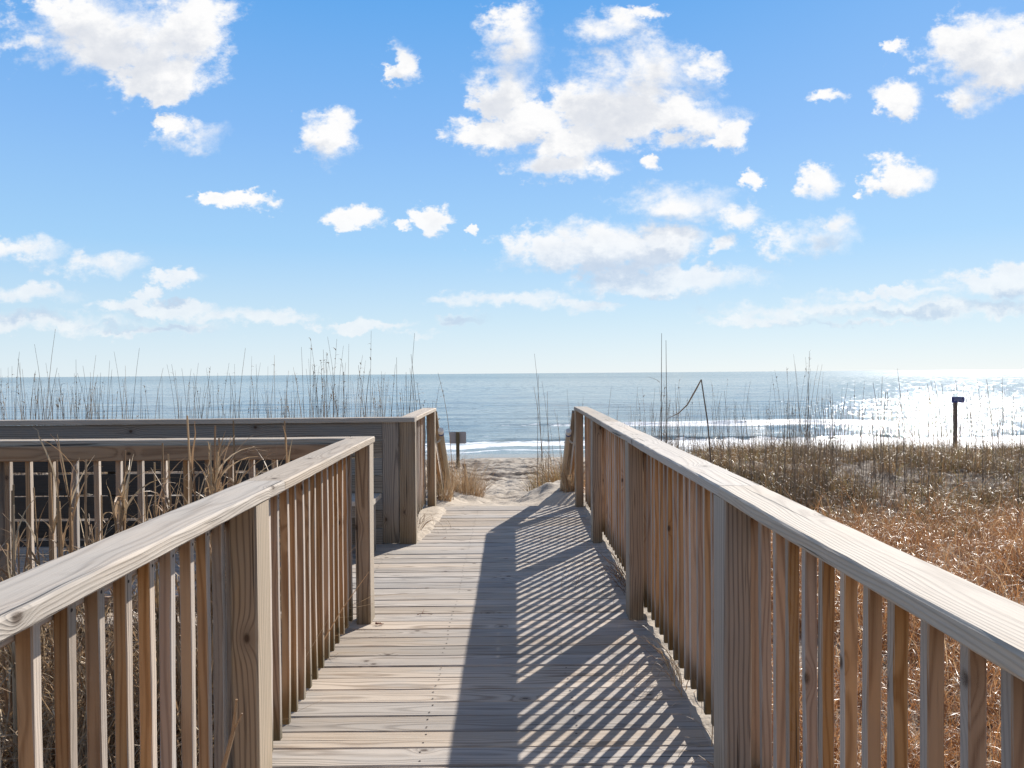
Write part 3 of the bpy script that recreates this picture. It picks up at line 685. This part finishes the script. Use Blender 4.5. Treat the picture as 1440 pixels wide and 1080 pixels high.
mb = MB(); V, F = tube([(0, 0, 0), (.02, .01, .16), (.06, .01, .30), (.075, 0, .40)], [.006, .007, .006, .004], 6); mb.add(V, F, None, .4); mb.add(*tube([(.06, .01, .30), (.09, .0, .36)], [.004, .002], 5), None, .4)
o = mb.build('dry_twig', G_STRAW); o.location = (-.86, 2.28, .10); tag(o, 'dry twig leaning against the near left middle post', 'twig')

# leaves on the planks
def leaf(label, x, y, s, seed):
    r = np.random.RandomState(seed); n = 14; V = [(0, 0, .006)]; 
    for k in range(n):
        a = 2 * math.pi * k / n; rr_ = s * (.7 + .35 * math.cos(2 * a) + .18 * math.cos(5 * a + seed)); V.append((rr_ * math.cos(a), rr_ * .75 * math.sin(a), .004 + abs(r.randn()) * s * .22))
    F = [(0, k + 1, (k + 1) % n + 1) for k in range(n)]; F2 = []
    V2 = [(a, b, c - .0012) for a, b, c in V]; Fb = [(q[0] + n + 1, q[2] + n + 1, q[1] + n + 1) for q in F]
    mb = MB(); mb.add(V + V2, F + Fb, None, .3); o = mb.build('fallen_leaf', M_LEAF, smooth=False); o.location = (x, y, .003); o.rotation_euler = (0, 0, seed); tag(o, label, 'leaf')
leaf('curled red brown leaf lying beside the near left end post', -.755, 4.55, .024, 3)
leaf('tiny red leaf lying on the planks near the corner post', -.58, 6.92, .018, 4)
mb = MB(); mb.add(*tube([(0, 0, .004), (.03, .01, .012), (.09, .0, .005)], [.0018, .0016, .001], 5), None, .3); mb.add(*tube([(.03, .01, .01), (.035, .06, .02)], [.0014, .0008], 5), None, .3)
o = mb.build('dry_twig', M_LEAF); o.location = (-.56, 4.72, .002); tag(o, 'tiny twig on the planks left of the shadow edge', 'twig')

# sand blown onto the decking
def drift(parent_name, x0, x1, y0, y1, f, nx, ny):
    X = np.linspace(x0, x1, nx); Y = np.linspace(y0, y1, ny)
    o, V = grid_mesh(parent_name, X, Y, f); return o
def f1(X, Y):
    e = (fbm(X * 9, Y * 5, 3, 4) - .5) * .12
    lim = np.interp(Y, [6.75, 6.95, 7.6, 8.2, 8.6], [-.78, -.745, -.70, -.665, -.73])
    top = np.clip((lim + e * .8 - X) * .40, -.02, .030) * sstep(Y, 6.7, 7.1) * (1 - sstep(Y, 8.45, 8.62))
    return np.where(top > 0, top, -.006) - .003 + .004 * (fbm(X * 30, Y * 30, 2, 5) - .5) * (top > 0.002)
o = drift('sand_drift', -.93, -.44, 6.70, 8.61, f1, 60, 160); o.data.materials.append(bpy.data.materials['beach_sand']); tag(o, 'pale sand blown onto the planks along the far left railing', 'sand', None, 'stuff')
def f2(X, Y):
    e = (fbm(X * 16, Y * 9, 3, 7) - .5) * .10
    top = np.clip((X - (.745 + e)) * .22, -.02, .022) * np.clip(fbm(X * 3, Y * 3, 2, 9) * 2.2 - .4, 0, 1)
    return np.where(top > .001, top, -.006) - .001
o = drift('sand_drift', .68, .90, 1.2, 8.58, f2, 30, 700); o.data.materials.append(bpy.data.materials['beach_sand']); tag(o, 'thin line of sand along the foot of the right railing', 'sand', None, 'stuff')

# ------------------------------------------------------------------ signs
def rounded(w, h, rad, n=5):
    P = []
    for cx, cy, a0 in ((w / 2 - rad, h / 2 - rad, 0), (-w / 2 + rad, h / 2 - rad, 90), (-w / 2 + rad, -h / 2 + rad, 180), (w / 2 - rad, -h / 2 + rad, 270)):
        for k in range(n + 1): a = R(a0 + 90 * k / n); P.append((cx + rad * math.cos(a), cy + rad * math.sin(a)))
    return P
def panel(mb, w, h, t, rad, y, z, mi=0):
    P = rounded(w, h, rad); n = len(P)
    V = [(x, y, z + q) for x, q in P] + [(x, y + t, z + q) for x, q in P]
    F = [tuple(range(n)), tuple(range(2 * n - 1, n - 1, -1))] + [((k + 1) % n, k, k + n, (k + 1) % n + n) for k in range(n)]
    mb.add(V, F, None, 0, mi)
Y = 21.0; x = pxX(643, Y); z0 = H(x, Y); ztop = EYE - (607.5 - 525.6) * Y / FPX
s1 = empty('beach_sign', (x, Y, z0), 'grey sign seen from behind on a brown post at the beach end of the path', 'sign')
mb = MB(); panel(mb, .435, .31, .004, .03, .048, ztop - z0 - .155); mb.build('sign_panel', M_SIGNBACK, s1)
mb = MB(); add_board(mb, (0, 0, -.5), (0, 0, 1), ztop - z0 + .5, .09, .09, (1, 0, 0), ch=.006); mb.build('sign_post', W_BAL, s1)
Y = 15.5; x = pxX(652, Y); z0 = H(x, Y); mb = MB(); add_board(mb, (0, 0, -.4), (0, 0, 1), .4 + EYE - (652 - 525.5) * Y / FPX - z0, .075, .075, (1, 0, 0), ch=.006)
o = mb.build('short_post', M_BOLLARD); o.location = (x, Y, z0); tag(o, 'short dark brown stub post in the straw clump near the sign', 'post')
Y = 22.0; x = pxX(1344, Y) ; z0 = H(x, Y); ztop = EYE - (558 - 520.1) * Y / FPX
s2 = empty('number_sign', (x, Y, z0), 'small blue number sign on a slim post on the right hand dune', 'sign')
mb = MB(); add_board(mb, (0, 0, -.5), (0, 0, 1), ztop - z0 + .35, .085, .085, (1, 0, 0), ch=.006); mb.build('sign_post', M_BOLLARD, s2)
sp = bpy.data.objects.new('sign_panel', None)
mb = MB(); panel(mb, .35, .155, .012, .012, -.058, ztop - z0 - .08); pn = mb.build('sign_panel', M_SIGNBLUE, s2)
cu = bpy.data.curves.new('sign_digits', 'FONT'); cu.body = '2500'; cu.size = .115; cu.align_x = 'CENTER'; cu.align_y = 'CENTER'; cu.extrude = .002
tmp = bpy.data.objects.new('tmp', cu); COL.objects.link(tmp); bpy.context.view_layer.update(); me_ = bpy.data.meshes.new_from_object(tmp.evaluated_get(bpy.context.evaluated_depsgraph_get())); bpy.data.objects.remove(tmp); me_.materials.clear(); me_.materials.append(M_SIGNTXT)
to = bpy.data.objects.new('sign_digits', me_); COL.objects.link(to); to.parent = pn; to.location = (0, -.061, ztop - z0 - .08); to.rotation_euler = (math.pi / 2, 0, 0)
bpy.data.objects.remove(sp)
pn.rotation_euler = (0, R(1.5), 0)

# ------------------------------------------------------------------ camera
cam = bpy.data.cameras.new('camera'); co = bpy.data.objects.new('camera', cam); COL.objects.link(co)
cam.sensor_width = 36; cam.lens = 36 * FPX / 1440; cam.clip_start = .05; cam.clip_end = 80000
co.location = (0, 0, EYE)
M = Matrix.Rotation(R(-.10), 4, 'Z') @ Matrix.Rotation(R(90 - .758), 4, 'X') @ Matrix.Rotation(R(-.45), 4, 'Z')
co.rotation_euler = M.to_euler(); scene.camera = co

# ------------------------------------------------------------------ sun
sd = bpy.data.lights.new('sun', 'SUN'); so = bpy.data.objects.new('sun', sd); COL.objects.link(so)
sd.energy = 5.0; sd.angle = R(.5); sd.color = (1, .945, .87)
az, el = R(SUN_AZ), R(SUN_EL)
S = Vector((math.sin(az) * math.cos(el), math.cos(az) * math.cos(el), math.sin(el)))
so.rotation_euler = S.to_track_quat('Z', 'Y').to_euler()

# ------------------------------------------------------------------ sky with clouds (by direction)
w = bpy.data.worlds.new('World'); scene.world = w; w.use_nodes = True; t = w.node_tree; t.nodes.clear(); nt = NT(t)
sky = nt.new('ShaderNodeTexSky', sky_type='NISHITA'); sky.sun_disc = False; sky.sun_elevation = el; sky.sun_rotation = az
sky.altitude = 0; sky.air_density = 1.0; sky.dust_density = .3; sky.ozone_density = 2.0
tc = nt.new('ShaderNodeTexCoord'); D = tc.outputs['Generated']; dx, dy, dz = nt.sep(D)
yy = nt.m('MAXIMUM', dy, .02); uv = nt.comb(nt.m('DIVIDE', dx, yy), nt.m('DIVIDE', dz, yy), 0.0)
CL = [(170,55,135,52),(215,100,72,42),(110,25,80,40),(260,45,48,45),(235,135,34,18),(275,192,44,24),(250,178,24,18),(462,198,31,34),(566,93,17,28),
(728,58,46,44),(712,125,42,42),(685,192,44,20),(750,172,52,28),(895,112,84,54),(850,150,78,52),(965,165,62,32),(1025,186,26,22),(800,205,50,26),(850,42,55,20),(905,22,26,9),(985,95,35,14),
(795,236,62,20),(845,241,26,12),(945,285,84,26),(1035,306,46,20),(1052,252,17,12),(918,227,14,10),(845,348,148,32),(775,355,78,26),(930,335,72,18),(945,397,128,20),(1010,345,24,14),
(700,421,92,10),(815,432,52,9),(650,450,36,9),(1150,258,30,22),(1262,252,40,24),(1215,276,12,8),(1145,336,62,26),(1105,345,30,14),(1170,315,25,18),(1262,142,34,24),(1372,72,80,44),(1410,95,55,38),(1355,140,32,24),(1480,80,80,50),
(1160,140,24,7),(1255,62,14,8),(330,281,62,10),(275,277,16,7),(378,287,25,9),(497,307,32,14),(607,314,24,16),(558,316,14,8),(664,326,10,6),(38,350,52,16),(125,370,66,17),(-30,355,50,16),
(50,414,72,14),(200,415,20,10),(170,431,42,9),(262,392,36,11),(245,436,70,11),(350,445,95,13),(80,455,110,13),(210,466,100,8),(520,459,70,8),(590,472,40,6),
(1400,398,75,19),(1260,412,110,9),(1150,434,135,14),(1310,437,120,14),(1430,385,40,14),(1080,447,90,9),(1210,456,100,5),(1520,400,90,30)]
def field(vec):
    cur = None
    for (x, y, a, b) in CL:
        ddx, ddy = x - 718, y - 525; u0 = (ddx - .0079 * ddy) / FPX; v0 = -(ddy + .0079 * ddx) / FPX
        s = (FPX / (a * 1.2), FPX / (b * 1.2), 0)
        L_ = nt.v('LENGTH', nt.v('MULTIPLY_ADD', vec, s, (-u0 * s[0], -v0 * s[1], 0)))
        if cur is None: cur = L_
        else:
            n = nt.new('ShaderNodeMath', operation='SMOOTH_MIN'); nt.l.new(cur, n.inputs[0]); nt.l.new(L_, n.inputs[1]); n.inputs[2].default_value = .25; cur = n.outputs[0]
    return nt.m('MULTIPLY', nt.m('SUBTRACT', 1.03, cur), 2.1)
su, sv, _ = nt.sep(uv)
lowf = nt.sm(sv, .06, .22)                       # 0 near the horizon, 1 high
nvec = nt.comb(su, nt.m('MULTIPLY', sv, 1.35), 0.37)
def nz(vec): 
    a_ = nt.noise(vec, 13, 9, .60, .25); b_ = nt.noise(vec, 44, 7, .66)
    return nt.m('ADD', nt.m('MULTIPLY', nt.m('SUBTRACT', a_, .5), 3.0), nt.m('MULTIPLY', nt.m('SUBTRACT', b_, .5), 2.5))
n0 = nz(nvec)
wrp = nt.v('MULTIPLY', nt.v('SUBTRACT', nt.noise(nvec, 22, 4, .6, color=True), (.5, .5, .5)), (.085, .045, 0))
wrp2 = nt.v('MULTIPLY', nt.v('SUBTRACT', nt.noise(nvec, 75, 4, .65, color=True), (.5, .5, .5)), (.026, .018, 0))
uvw = nt.v('ADD', nt.v('ADD', uv, wrp), wrp2)
d0 = nt.m('ADD', field(uvw), n0)
off = (.006, .026, 0)
d1 = nt.m('ADD', field(nt.v('ADD', uvw, off)), nz(nt.v('ADD', nvec, off)))
soft = nt.sm(nt.noise(nvec, 9, 3, .5), .38, .66)
mask = nt.sm(nt.m('ADD', d0, nt.m('MULTIPLY', soft, -.12)), -.25, nt.m('MULTIPLY_ADD', soft, 1.5, .75))
mask = nt.m('MULTIPLY', mask, nt.sm(dy, .05, .15))
mask = nt.m('MULTIPLY', mask, nt.m('MULTIPLY_ADD', lowf, .36, .62))
shade = nt.m('ADD', nt.m('MULTIPLY', nt.sm(d1, .2, 2.0), nt.m('SUBTRACT', .95, nt.m('MULTIPLY', lowf, .35))), nt.m('MULTIPLY', nt.m('SUBTRACT', 1.0, lowf), .12), clamp=True)
bil = nt.m('MULTIPLY', nt.m('SUBTRACT', nt.noise(nvec, 34, 6, .6), .5), .9)
ccol = nt.mix(nt.m('ADD', shade, nt.m('MULTIPLY', bil, nt.sm(d0, .3, 1.4)), clamp=True), (.735, .73, .725), nt.mix(lowf, (.40, .47, .585), (.46, .49, .55)))
rmp = nt.new('ShaderNodeValToRGB'); cr = rmp.color_ramp
for i, (p, c_) in enumerate([(0.0, (.55, .63, .68)), (.066, (.42, .56, .67)), (.152, (.265, .465, .69)), (.276, (.175, .365, .67)), (.42, (.085, .285, .62)), (.7, (.03, .115, .32)), (1.0, (.02, .08, .24))]):
    e = cr.elements[i] if i < 2 else cr.elements.new(p)
    e.position = p; e.color = (*c_, 1)
nt.set(rmp.inputs[0], dz)
nish = nt.v('SCALE', sky.outputs[0], scale=.10)
base = nt.mix(.08, rmp.outputs[0], nish)
# unseen broken cloud overhead and behind the camera, added as neutral fill light
gd = nt.v('MULTIPLY', nt.comb(nt.m('DIVIDE', dx, nt.m('ADD', dz, .25)), nt.m('DIVIDE', dy, nt.m('ADD', dz, .25)), 0.0), (1, 1, 1))
gm = nt.sm(nt.noise(gd, 1.6, 7, .6, .3), .45, .60)
gate = nt.m('MAXIMUM', nt.sm(dz, .50, .62), nt.m('SUBTRACT', 1.0, nt.sm(dy, .05, .35)))
gm = nt.m('MULTIPLY', nt.m('MULTIPLY', gm, gate), nt.sm(dz, .0, .08))
base = nt.mix(gm, base, (.27, .265, .26))
col = nt.mix(mask, base, ccol)
bg = nt.new('ShaderNodeBackground'); nt.l.new(col, bg.inputs[0]); bg.inputs[1].default_value = 1.0
wo = nt.new('ShaderNodeOutputWorld'); nt.l.new(bg.outputs[0], wo.inputs[0])

scene.view_settings.view_transform = 'Standard'; scene.view_settings.look = 'None'; scene.view_settings.gamma = 1; scene.view_settings.exposure = .46
